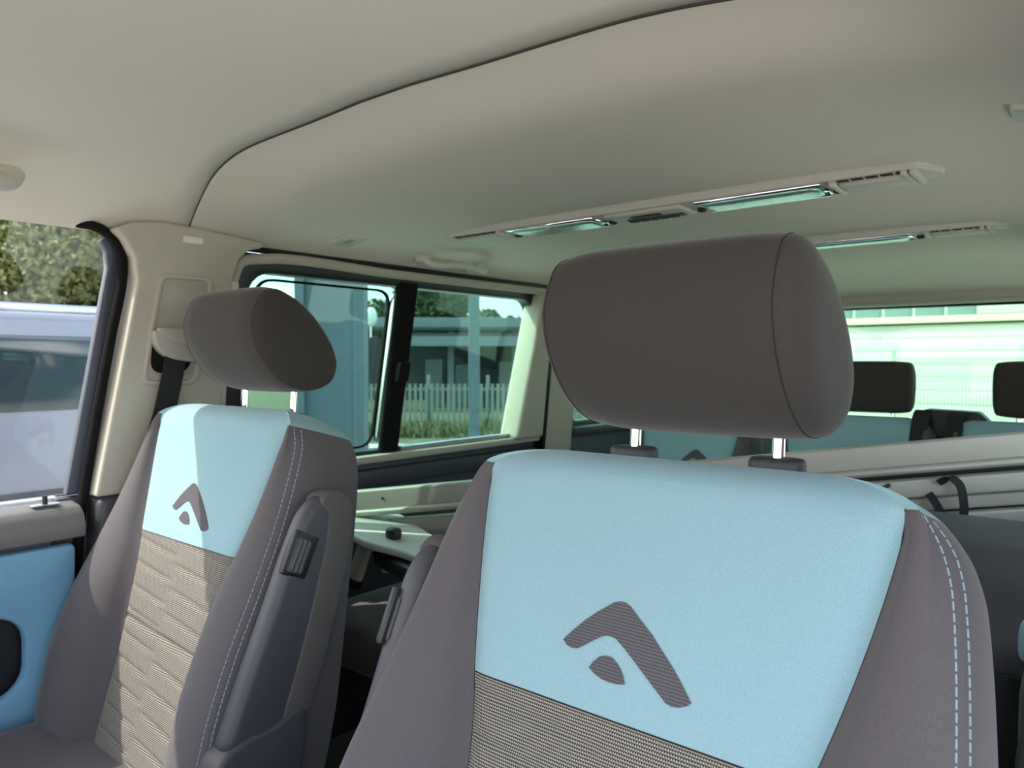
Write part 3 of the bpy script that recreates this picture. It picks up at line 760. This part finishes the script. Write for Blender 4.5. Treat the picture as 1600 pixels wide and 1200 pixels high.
def grab_handle(name, x, ya, yb, label, sag=.032, r=.0125, s=-1):
    za = zmain(x)
    root = thing(name, (x, (ya + yb) / 2, za - .03), label, 'grab handle', 'roof grab handles')
    ln = yb - ya; inw = -s
    zi = lambda q: zmain(x + inw * q)
    pts = cat_rom([(x, ya, za - .004), (x + inw * .026, ya + .014, zi(.026) - sag * .8), (x + inw * .052, ya + ln * .25, zi(.052) - sag), (x + inw * .060, ya + ln * .5, zi(.060) - sag), (x + inw * .052, ya + ln * .75, zi(.052) - sag), (x + inw * .026, yb - .014, zi(.026) - sag * .8), (x, yb, za - .004)], 6)
    n = len(pts); rr = [r * (1.25 - .35 * math.sin(math.pi * i / (n - 1))) for i in range(n)]
    tube('grip', pts, rr, 'plastic_grey', root, sides=16, flat=(1.15, .8))
    for yy in (ya + .005, yb - .005): pillow('mount', (x, yy, za - .006), (.040, .050, .022), 'plastic_grey', root, .5, .6, 20, 10)
    pillow('coat_hook', (x + inw * .004, yb - .05, za - .018), (.014, .022, .020), 'plastic_grey', root, .7, .7, 14, 8)
    return root
grab_handle('grab_handle', -.690, 1.45, 1.69, 'curved grey grab handle on the roof edge above the sliding window', sag=.036, r=.011)
grab_handle('grab_handle', -.600, .16, .425, 'grey grab handle above the left door, cut by the picture edge', sag=.034, r=.017)
def hook_plate(x, y, label, s=1):
    z = zmain(x); e = .01; sl = (zmain(x + e) - zmain(x - e)) / (2 * e)
    X = Vector((1, 0, sl)).normalized(); Y = Vector((0, 1, 0)); Z = X.cross(Y)
    c = Vector((x, y, z)) - Z * .003
    root = thing('belt_hook_plate', c, label, 'ceiling plate', 'square roof hook plates')
    pts = [c + X * a + Y * b + Z * .004 for a, b in round_poly([(-.036, -.032), (.036, -.028), (.036, .036), (-.036, .032)], .007)]
    v, f = prism(pts, -Z * .009, .003, 2); mk('plate', v, f, 'plastic_grey', root)
    pts = [c + X * a + Y * b - Z * .004 for a, b in round_poly([(-.016, -.008), (.012, -.010), (.016, .008), (-.012, .010)], .004)]
    v, f = prism(pts, -Z * .0022, .0008); mk('hook_slot', v, f, 'trim_insert', root)
hook_plate(-.655, 1.165, 'small square grey hook plate on the headliner left of the grab handle')
hook_plate(.752, 1.115, 'pale grey hook plate on the headliner at the right picture edge')

# ------------------------------------------------------------------ folded aluminium table standing across the cabin
A0 = Vector((-.69, 1.196, 0)); B0 = Vector((.86, 1.918, 0)); DH = (B0 - A0).normalized(); LEN = (B0 - A0).length
DIR = (DH + Vector((0, 0, .124))).normalized(); SIDE = Vector((DH.y, -DH.x, 0)).normalized(); UPV = SIDE.cross(DIR).normalized()
if UPV.z < 0: UPV = -UPV
T0 = Vector((-.69, 1.196, .728))
ft = thing('folding_table', (T0.x + .6, T0.y + .3, .30), 'folded silver aluminium table leaning across the cabin behind the front seats', 'table')
def rail(nm, a, b, drop, h, dep, out, m='aluminium', w=.006, par=None):
    L = LEN / DH.dot(DIR); p = T0 + DIR * (a * L) - UPV * drop + SIDE * out; q = T0 + DIR * (b * L) - UPV * drop + SIDE * out
    pr = [(0, 0), (dep, 0), (dep, -h), (0, -h)]
    v, f = prism([p + SIDE * x + UPV * y for x, y in round_poly(pr, min(w, h * .4), 4)], q - p, .0, 1); return mk(nm, v, f, m, par or ft)
rail('edge_rail', 0, 1, 0, .052, .030, -.03)
tube('rail_bead', [T0 + DIR * (t * LEN) - UPV * .057 + SIDE * .004 for t in (0, .5, 1.0)], .0085, 'aluminium', ft)
rail('slat', .02, 1, .080, .040, .028, -.035)
rail('slat', .02, 1, .124, .030, .030, -.06)
rail('slat', .02, 1, .158, .034, .030, -.045)
rail('slat', .02, 1, .198, .030, .030, -.08)
rail('slat_backing', .03, 1, .066, .15, .010, -.085, 'plastic_black', .002)
box('rail_hole', T0 + DIR * .085 - UPV * .024 + SIDE * .0005, (.006, .003, .006), 'plastic_black', ft)
# rounded end plate with knob and slot
def pz(x): return .662 - .10 * (x + .65)
ep = [(-.63, 1.125), (-.695, 1.20), (-.69, 1.285), (-.64, 1.318), (-.50, 1.27), (-.30, 1.205), (-.16, 1.15), (-.16, 1.08), (-.39, 1.12), (-.53, 1.09)]
v, f = prism([(x, y, pz(x)) for x, y in round_poly(ep, [.05, .04, .03, .03, .03, .03, .03, .03, .05, .05], 6)], (0, 0, -.020), .006, 3)
e_ = mk('end_plate', v, f, 'table_plate', ft)
pillow('clamp_knob', (-.487, 1.160, pz(-.487) + .010), (.040, .032, .030), 'plastic_black', e_, .6, .8, 20, 10)
v, f = boxv((-.36, 1.165, pz(-.36) + .0005), (.14, .030, .005), .001, 1, (Vector((.93, -.36, 0)), Vector((.36, .93, 0)), Vector((0, 0, 1)))); mk('slot', v, f, 'plastic_black', e_)
v, f = boxv((-.37, 1.115, .595), (.34, .05, .035), .008, 2, (Vector((.96, -.28, 0)), Vector((.28, .96, 0)), Vector((0, 0, 1)))); mk('hinge_block', v, f, 'plastic_black', ft)
l0, l1 = Vector((-.600, 1.185, .645)), Vector((-.640, 1.165, .515))
lg = tube('leg', [l0, (l0 + l1) / 2, l1], .020, 'aluminium', ft, sides=18, flat=(1.15, .7))
tube('foot_cap', [l1 + (l0 - l1) * .06, l1, l1 - (l0 - l1) * .10], .022, 'rubber_black', lg, sides=18, flat=(1.2, .75))
# black carrying strap
def tp(px, drop, out=.01): return T0 + DIR * px - UPV * drop + SIDE * out
sx_ = LEN * .795
ribbon('carry_strap', cat_rom([tp(sx_ - .012, .088, .008), tp(sx_ + .010, .078, .016), tp(sx_ + .022, .090, .022), tp(sx_ + .026, .12, .024), tp(sx_ + .022, .16, .020), tp(sx_ - .01, .19, .0)], 5), DIR, .016, .003, 'belt_web', ft)
ribbon('carry_strap', cat_rom([tp(sx_ - .030, .110, .0), tp(sx_ - .016, .14, .0), tp(sx_ - .008, .17, .0)], 4), DIR, .016, .003, 'belt_web', ft)
v, f = boxv(tp(LEN * .728, .092, -.005), (.030, .006, .009), .003, 2, ((DIR + UPV * .45).normalized(), SIDE, (UPV - DIR * .45).normalized())); mk('latch', v, f, 'plastic_black', ft)

# ------------------------------------------------------------------ rear bench
rb = thing('rear_bench', (.12, 2.40, 0), 'three-place rear bench with pale blue backs in front of the tailgate', 'bench')
for xc, us, z, du in ((-.385, .86, .90, .055), (.165, .90, .905, -.10), (.615, .68, .905, 0)):
    backrest(rb, Vector((xc, 2.50, z)), us=us, fine=False, tmin=-.60, logo_du=du)
BH = [(.030, 1.158), (.022, 1.12), (.024, 1.07), (.030, 1.02), (.044, .998), (.075, .992), (.10, 1.0), (.110, 1.03), (.118, 1.07), (.120, 1.12), (.112, 1.16), (.09, 1.178), (.06, 1.180), (.042, 1.174)]
for xc in (-.385, .190, .672): headrest(rb, xc, 2.52, dz=-.108, hw=.138, prof=BH, sc=.88, pz0=.90, guide=False, pdy=.075, ps=.075)
pillow('cushion', (.12, 2.18, .33), (1.42, .62, .18), 'fabric_dark', rb, .3, .25, 48, 20)
v, f = boxv((.12, 2.22, .12), (1.36, .5, .24), .02); mk('seat_box', v, f, 'plastic_charcoal', rb)
# belt outlet between two places
bo = rb
v, f = prism([(x, 2.525, z) for x, z in round_poly([(.335, .74), (.335, .885), (.365, .916), (.505, .912), (.530, .885), (.530, .74)], .008)], (0, .075, 0), .006); mk('belt_housing', v, f, 'plastic_black', bo)
for xa in (.358, .448):
    ribbon('belt_strap', cat_rom([(xa + .006, 2.53, .912), (xa + .004, 2.505, .90), (xa, 2.483, .84), (xa - .006, 2.45, .72), (xa - .01, 2.42, .6)], 4), (1, 0, 0), .046, .003, 'belt_web', bo)

# ------------------------------------------------------------------ second row things seen between and beside the front seats
s2 = thing('folded_seat', (-.48, 1.30, 0), 'dark folded seat in the shadow below the silver table', 'seat')
pillow('cushion', (-.44, 1.30, .40), (.50, .46, .15), 'fabric_dark', s2, .35, .3, 36, 18)
v, f = boxv((-.44, 1.30, .31), (.46, .40, .10), .02); mk('frame', v, f, 'plastic_charcoal', s2)
v, f = boxv((-.44, 1.32, .15), (.34, .30, .30), .03); mk('pedestal', v, f, 'plastic_black', s2)
s3 = thing('seat_shell', (.70, 1.50, 0), 'charcoal plastic shell with a stepped ledge right of the nearest seat', 'seat shell')
pr = round_poly([(1.30, .0), (1.30, .64), (1.345, .675), (1.36, .735), (1.40, .765), (1.62, .775), (1.66, .74), (1.66, 0)], [.0, .03, .02, .02, .03, .03, .03, 0], 5)
v, f = prism([(.50, y, z) for y, z in pr], (.34, 0, 0), .02, 3, 40); mk('shell', v, f, 'plastic_charcoal', s3, sharp=40)
v, f = boxv((.67, 1.296, .52), (.26, .012, .16), .005); mk('front_inset', v, f, 'plastic_black', s3)
s4 = thing('child_cushion', (.775, 1.12, 0), 'small dark cushion with a blue corner at the right picture edge', 'cushion')
pillow('pad', (.800, 1.16, .60), (.13, .20, .20), 'fabric_dark', s4, .5, .5, 30, 16)
pillow('blue_corner', (.742, 1.155, .70), (.022, .05, .05), 'fabric_blue', s4, .6, .6, 16, 10)
v, f = boxv((.80, 1.16, .25), (.10, .16, .50), .02); mk('stand', v, f, 'plastic_black', s4)
s5 = thing('door_armrest', (.80, .92, 0), 'grey rounded armrest low beside the nearest seat at the right edge', 'armrest')
pillow('pad', (.800, .95, .60), (.10, .14, .18), 'rubber_pad', s5, .4, .4, 30, 16)
v, f = boxv((.815, .95, .27), (.07, .12, .54), .015); mk('stand', v, f, 'plastic_charcoal', s5)
# ------------------------------------------------------------------ outside
GZ = -.55
FH = Vector((-math.sin(YAW), math.cos(YAW), 0)); RH = Vector((math.cos(YAW), math.sin(YAW), 0))
def gp(px, d, z=GZ): 
    p = CAM + FH * d + RH * ((px - 800) / 1160 * d); return Vector((p.x, p.y, z))
v = [(-90, -60, GZ), (70, -60, GZ), (70, 90, GZ), (-90, 90, GZ)]
mk('ground', v, [(0, 1, 2, 3)], 'asphalt', kind='structure', sharp=None)
mk('lawn', [gp(380, 14.5, GZ + .006), gp(1000, 14.5, GZ + .006), gp(1000, 48, GZ + .006), gp(380, 48, GZ + .006)], [(0, 1, 2, 3)], 'grass', kind='structure', sharp=None)
# rough grass verge in front of the fence
a, b, c_, d_ = gp(500, 15.5), gp(900, 15.5), gp(980, 30), gp(420, 30)
vs, fs = [], []
rg = random.Random(3)
for i in range(1500):
    u, t = rg.random(), rg.random() ** 1.6; p = (a.lerp(b, u)).lerp(d_.lerp(c_, u), t * .24); h = .10 + .28 * rg.random() ** 2; an = rg.random() * 6.28; w = .03
    k = len(vs); e = Vector((math.cos(an), math.sin(an), 0)) * w; ln = Vector((rg.uniform(-.1, .1), rg.uniform(-.1, .1), h))
    vs += [p - e, p + e, p + ln]; fs.append((k, k + 1, k + 2))
tag(mk('verge_grass', vs, fs, 'grass', sharp=None), 'rough green grass along the foot of the white fence', 'grass', kind='stuff')

def tree(name, loc, h, cr, label, m='leaf_green', n=5200, seed=1, low=.25, ls=.16):
    r = random.Random(seed); root = thing(name, loc, label, 'tree', 'trees outside the windows'); L = Vector(loc)
    tube('trunk', [L, L + Vector((.05, 0, h * .35)), L + Vector((0, .05, h * .75))], [.16, .12, .05], 'bark', root)
    blobs = [(Vector((r.uniform(-.6, .6) * cr, r.uniform(-.6, .6) * cr, h * (low + (1 - low) * r.uniform(.12, .86)))), cr * r.uniform(.38, .62)) for _ in range(16)]
    vs, fs = [], []
    for i in range(n):
        c0, rad = blobs[r.randrange(len(blobs))]
        d = Vector((r.gauss(0, 1), r.gauss(0, 1), r.gauss(0, 1))).normalized() * rad * (r.random() ** .35)
        d.z *= .8; p = L + c0 + d; a1 = Vector((r.gauss(0, 1), r.gauss(0, 1), r.gauss(0, 1))).normalized(); b1 = a1.orthogonal().normalized()
        s = ls * r.uniform(.6, 1.3); k = len(vs); vs += [p - a1 * s, p + b1 * s * .55, p + a1 * s, p - b1 * s * .55]; fs.append((k, k + 1, k + 2, k + 3))
    o = mk('crown', vs, fs, m, root, sharp=None, kind='stuff')
    return root
tree('tree', gp(590, 38), 5.2, 1.8, 'round dark green tree seen left of the window bar', seed=2, n=5200)
tree('tree', gp(683, 37), 5.5, 2.1, 'round dark green tree right of the window bar above the shed roof', seed=5, n=6000)
tree('tree', gp(790, 40), 4.5, 2.1, 'lower green tree behind the slim post in the side window', seed=9)
for i, (px, d, h, cr, m, lb) in enumerate(((20, 11.0, 4.4, 1.6, 'leaf_yellow', 'yellow-green leafy tree at the left picture edge behind the parked van'), (90, 12.5, 4.8, 1.7, 'leaf_green', 'mid green tree behind the parked van roof in the left door window'), (165, 12.0, 4.0, 1.5, 'leaf_yellow', 'yellowish tree close to the pillar in the left door window'))):
    tree('hedge_tree', gp(px, d), h, cr, lb, m, 26000, 20 + i, .08, .05)

# parked van beside us
vn = thing('parked_van', (-4.9, .2, GZ), 'silver parked van with dark windows outside the left door', 'van')
X1, X0 = -4.05, -5.75
def vz(z): return GZ + z
side_prof = round_poly([(-2.55, vz(.35)), (2.60, vz(.35)), (2.70, vz(1.05)), (2.56, vz(1.82)), (2.45, vz(1.90)), (-.9, vz(1.90)), (-1.25, vz(1.80)), (-1.75, vz(1.15)), (-2.5, vz(.95))], [.1, .1, .1, .12, .1, .15, .2, .15, .2], 5)
v, f = prism([(X1, y, z) for y, z in side_prof], (X0 - X1, 0, 0), .06, 3, 30); mk('body', v, f, 'van_paint', vn, sharp=40)
for y0, y1, k in ((-1.45, -.42, .32), (-.34, .98, 0), (1.06, 2.40, -.12)):
    pl = round_poly([(y0, vz(1.32)), (y1, vz(1.32)), (y1 + min(k, 0), vz(1.76)), (y0 + max(k, 0), vz(1.76))], .06)
    v, f = prism([(X1 + .004, y, z) for y, z in pl], (-.03, 0, 0), .004); mk('side_window', v, f, 'car_glass', vn)
box('rub_strip', (X1 + .005, -.1, vz(.82)), (.03, 4.2, .07), 'plastic_charcoal', vn, w=.01)
box('roof_rail', (X1 - .14, .5, vz(1.93)), (.05, 3.2, .05), 'steel', vn, w=.01)
for y in (-1.75, 1.35):
    wv = tube('wheel', [(X1 + .02, y, vz(.33)), (X1 - .2, y, vz(.33))], .33, 'rubber_black', vn, sides=32)
    tube('hub_cap', [(X1 + .03, y, vz(.33)), (X1 - .02, y, vz(.33))], .2, 'steel', wv, sides=24)
for y in (-.38, .82): box('door_handle', (X1 + .015, y + .1, vz(1.02)), (.03, .16, .03), 'car_silver', vn, w=.008)

# tall clad pillar and slim post
def upright(name, px0, px1, d, h, m, label, ribs=0, dep=.5):
    a, b = gp(px0, d), gp(px1, d); c = (a + b) / 2 + FH * dep / 2; w = (b - a).length
    root = thing(name, c, label, 'post'); fr3 = (RH, FH, Vector((0, 0, 1)))
    v, f = boxv(c + Vector((0, 0, h / 2)), (w, dep, h), .01, 1, fr3); mk('shaft', v, f, m, root)
    v, f = boxv(c + Vector((0, 0, .03)), (w + .12, dep + .12, .06), .01, 1, fr3); mk('foot_plate', v, f, 'fascia_grey', root)
    for i in range(ribs):
        q = a.lerp(b, (0.0, .93, 1)[i] if ribs == 3 else i / (ribs - 1)); v, f = boxv(q + Vector((0, 0, h / 2)) - FH * .02 , (w * .16, .06, h - .1), .006, 1, fr3); mk('flange', v, f, 'cladding_grey', root)
    return root
upright('clad_pillar', 470, 562, 8.0, 6.2, 'cladding_grey', 'wide blue-grey clad pillar outside the sliding window', 2)
upright('slim_post', 732, 749, 11.0, 6.2, 'cladding_grey', 'slim grey post outside the rear half of the side window', 0, .14)

# low flat-roofed shed with an open front
sh_ = thing('open_shed', gp(720, 26), 'low dark open-fronted shed with grey roof fascias', 'building')
fr3 = (RH, FH, Vector((0, 0, 1)))
def sbox(nm, px0, px1, d, z0, z1, dep, m, par):
    a, b = gp(px0, d), gp(px1, d); c = (a + b) / 2 + FH * dep / 2; v, f = boxv(c + Vector((0, 0, (z0 + z1) / 2)), ((b - a).length, dep, z1 - z0), .01, 1, fr3); return mk(nm, v, f, m, par)
sbox('back_wall', 520, 960, 31, 0, 2.9, .2, 'shed_dark', sh_)
sbox('roof', 540, 950, 25.0, 2.66, 2.78, 6.4, 'shed_dark', sh_)
sbox('fascia', 560, 940, 25.2, 2.72, 3.10, .12, 'fascia_grey', sh_)
sbox('fascia', 640, 900, 23.5, 2.10, 2.42, .12, 'fascia_grey', sh_)
sbox('canopy', 640, 900, 23.5, 2.42, 2.50, 2.0, 'shed_dark', sh_)
for px in (598, 700, 800, 890): sbox('post', px, px + 9, 25.3, 0, 2.7, .2, 'fascia_grey', sh_)
for px, w, z1 in ((665, 26, 1.7), (712, 20, 1.5), (780, 30, 1.6)): sbox('crate', px, px + w, 28, 0, z1, .8, 'fascia_grey', sh_)
ds = thing('satellite_dish', gp(580, 24, GZ + 2.4), 'white satellite dish on the shed corner', 'satellite dish')
c = gp(580, 24, GZ + 3.05); pillow('dish', c, (.32, .42, .62), 'dish_white', ds, .9, .9, 20, 12)
tube('mast', [gp(580, 24.2, GZ + 2.4), gp(580, 24.2, GZ + 3.05)], .03, 'steel', ds)

# white picket fence
pf = thing('picket_fence', gp(700, 19.5), 'white picket fence in front of the dark shed', 'fence')
pm = None
for i in range(46):
    px = 520 + i * 8.6; a = gp(px, 19.5)
    if pm is None:
        pv, pfc = boxv((0, 0, .52), (.075, .025, 1.0), .004, 1, fr3)
        o = mk('picket', [p + a for p in pv], pfc, 'picket_white', pf); base = a; pm = o
    else:
        o = pm.copy(); COL.objects.link(o); o.parent = pf; o.location = a - base
for z in (.28, .84): sbox('fence_rail', 515, 915, 19.55, z, z + .07, .04, 'picket_white', pf)
for px in (520, 620, 667, 760, 860): sbox('fence_post', px, px + 5, 19.6, 0, 1.25, .09, 'picket_white', pf)

# white hall behind the tailgate
HY = 20.0
wh = thing('white_hall', (6.2, HY, GZ), 'long white hall with strip windows behind the tailgate', 'building')
for i in range(8):
    z0 = GZ + i * .31
    box('cladding_board', (6.2, HY, z0 + .15), (25.4, .30, .303), 'facade_white', wh, w=.008)
box('core_wall', (6.2, HY + .25, GZ + 2.2), (25.4, .3, 4.4), 'facade_white', wh)
box('ledge_band', (6.2, HY - .06, GZ + 2.60), (25.4, .5, .15), 'facade_band', wh, w=.01)
for i in range(7):
    x = -6.2 + i * .68; box('strip_window', (x, HY + .08, GZ + 3.12), (.58, .06, .86), 'facade_window', wh, w=.01)
box('upper_wall', (8.5, HY + .06, GZ + 3.2), (20.6, .30, 1.0), 'facade_white', wh, w=.01)
box('window_lintel', (6.2, HY, GZ + 3.72), (25.4, .4, .16), 'facade_white', wh, w=.01)
# wire mesh fence in front of it
mf = thing('mesh_fence', (2.4, 14.0, GZ), 'grey wire mesh fence in front of the white hall', 'fence')
pan = None
for p_ in range(4):
    x0 = -2.2 + p_ * 2.5
    if pan is None:
        vs, fs = [], []
        def wire(a, b, r=.005):
            v, f = tubev([a, b], r, 4); k = len(vs); vs.extend(v); fs.extend([tuple(q + k for q in g) for g in f])
        for i in range(50): wire(Vector((x0 + i * .05, 14.0, GZ + .05)), Vector((x0 + i * .05, 14.0, GZ + 1.70)))
        for z in (.1, .5, .9, 1.3, 1.66):
            wire(Vector((x0, 13.992, GZ + z)), Vector((x0 + 2.48, 13.992, GZ + z)), .006)
        pan = mk('wire_panel', vs, fs, 'wire_grey', mf, sharp=None, kind='stuff'); px_ = x0
    else:
        o = pan.copy(); COL.objects.link(o); o.parent = mf; o.location = (x0 - px_, 0, 0)
for p_ in range(5): box('fence_post', (-2.23 + p_ * 2.5, 14.03, GZ + .9), (.05, .05, 1.8), 'wire_grey', mf, w=.004)
import OpenImageIO as oiio,sys,numpy as np
im=oiio.ImageBuf('/workdir/render_main.png').get_pixels(oiio.UINT8);h,w=im.shape[:2]
for n,x,y in (('ceilL',200,150),('ceilband',700,170),('ceilrear',700,300),('ceilR',1400,300),('ceilRtop',1300,60),('HR',1000,520),('HRL',340,530),('blueR',1200,900),('blueLlit',260,740),('blueLsh',400,680),('bolR',620,1100),('meshR',850,1150),('meshLlit',230,950),('bolL',130,1000),('pillar',270,410),('pillarlit',180,560),('rear',1400,520),('doorblue',60,900),('sill',50,820),('clad',520,600),('tree',60,430),('side R',1480,1000),('armL',430,950),('beam',1400,700)):
    a=im[int((y-6)*h/1200):int((y+6)*h/1200)+1,int((x-6)*w/1600):int((x+6)*w/1600)+1,:3].reshape(-1,3).mean(0)
    print(n,(x,y),a.astype(int))
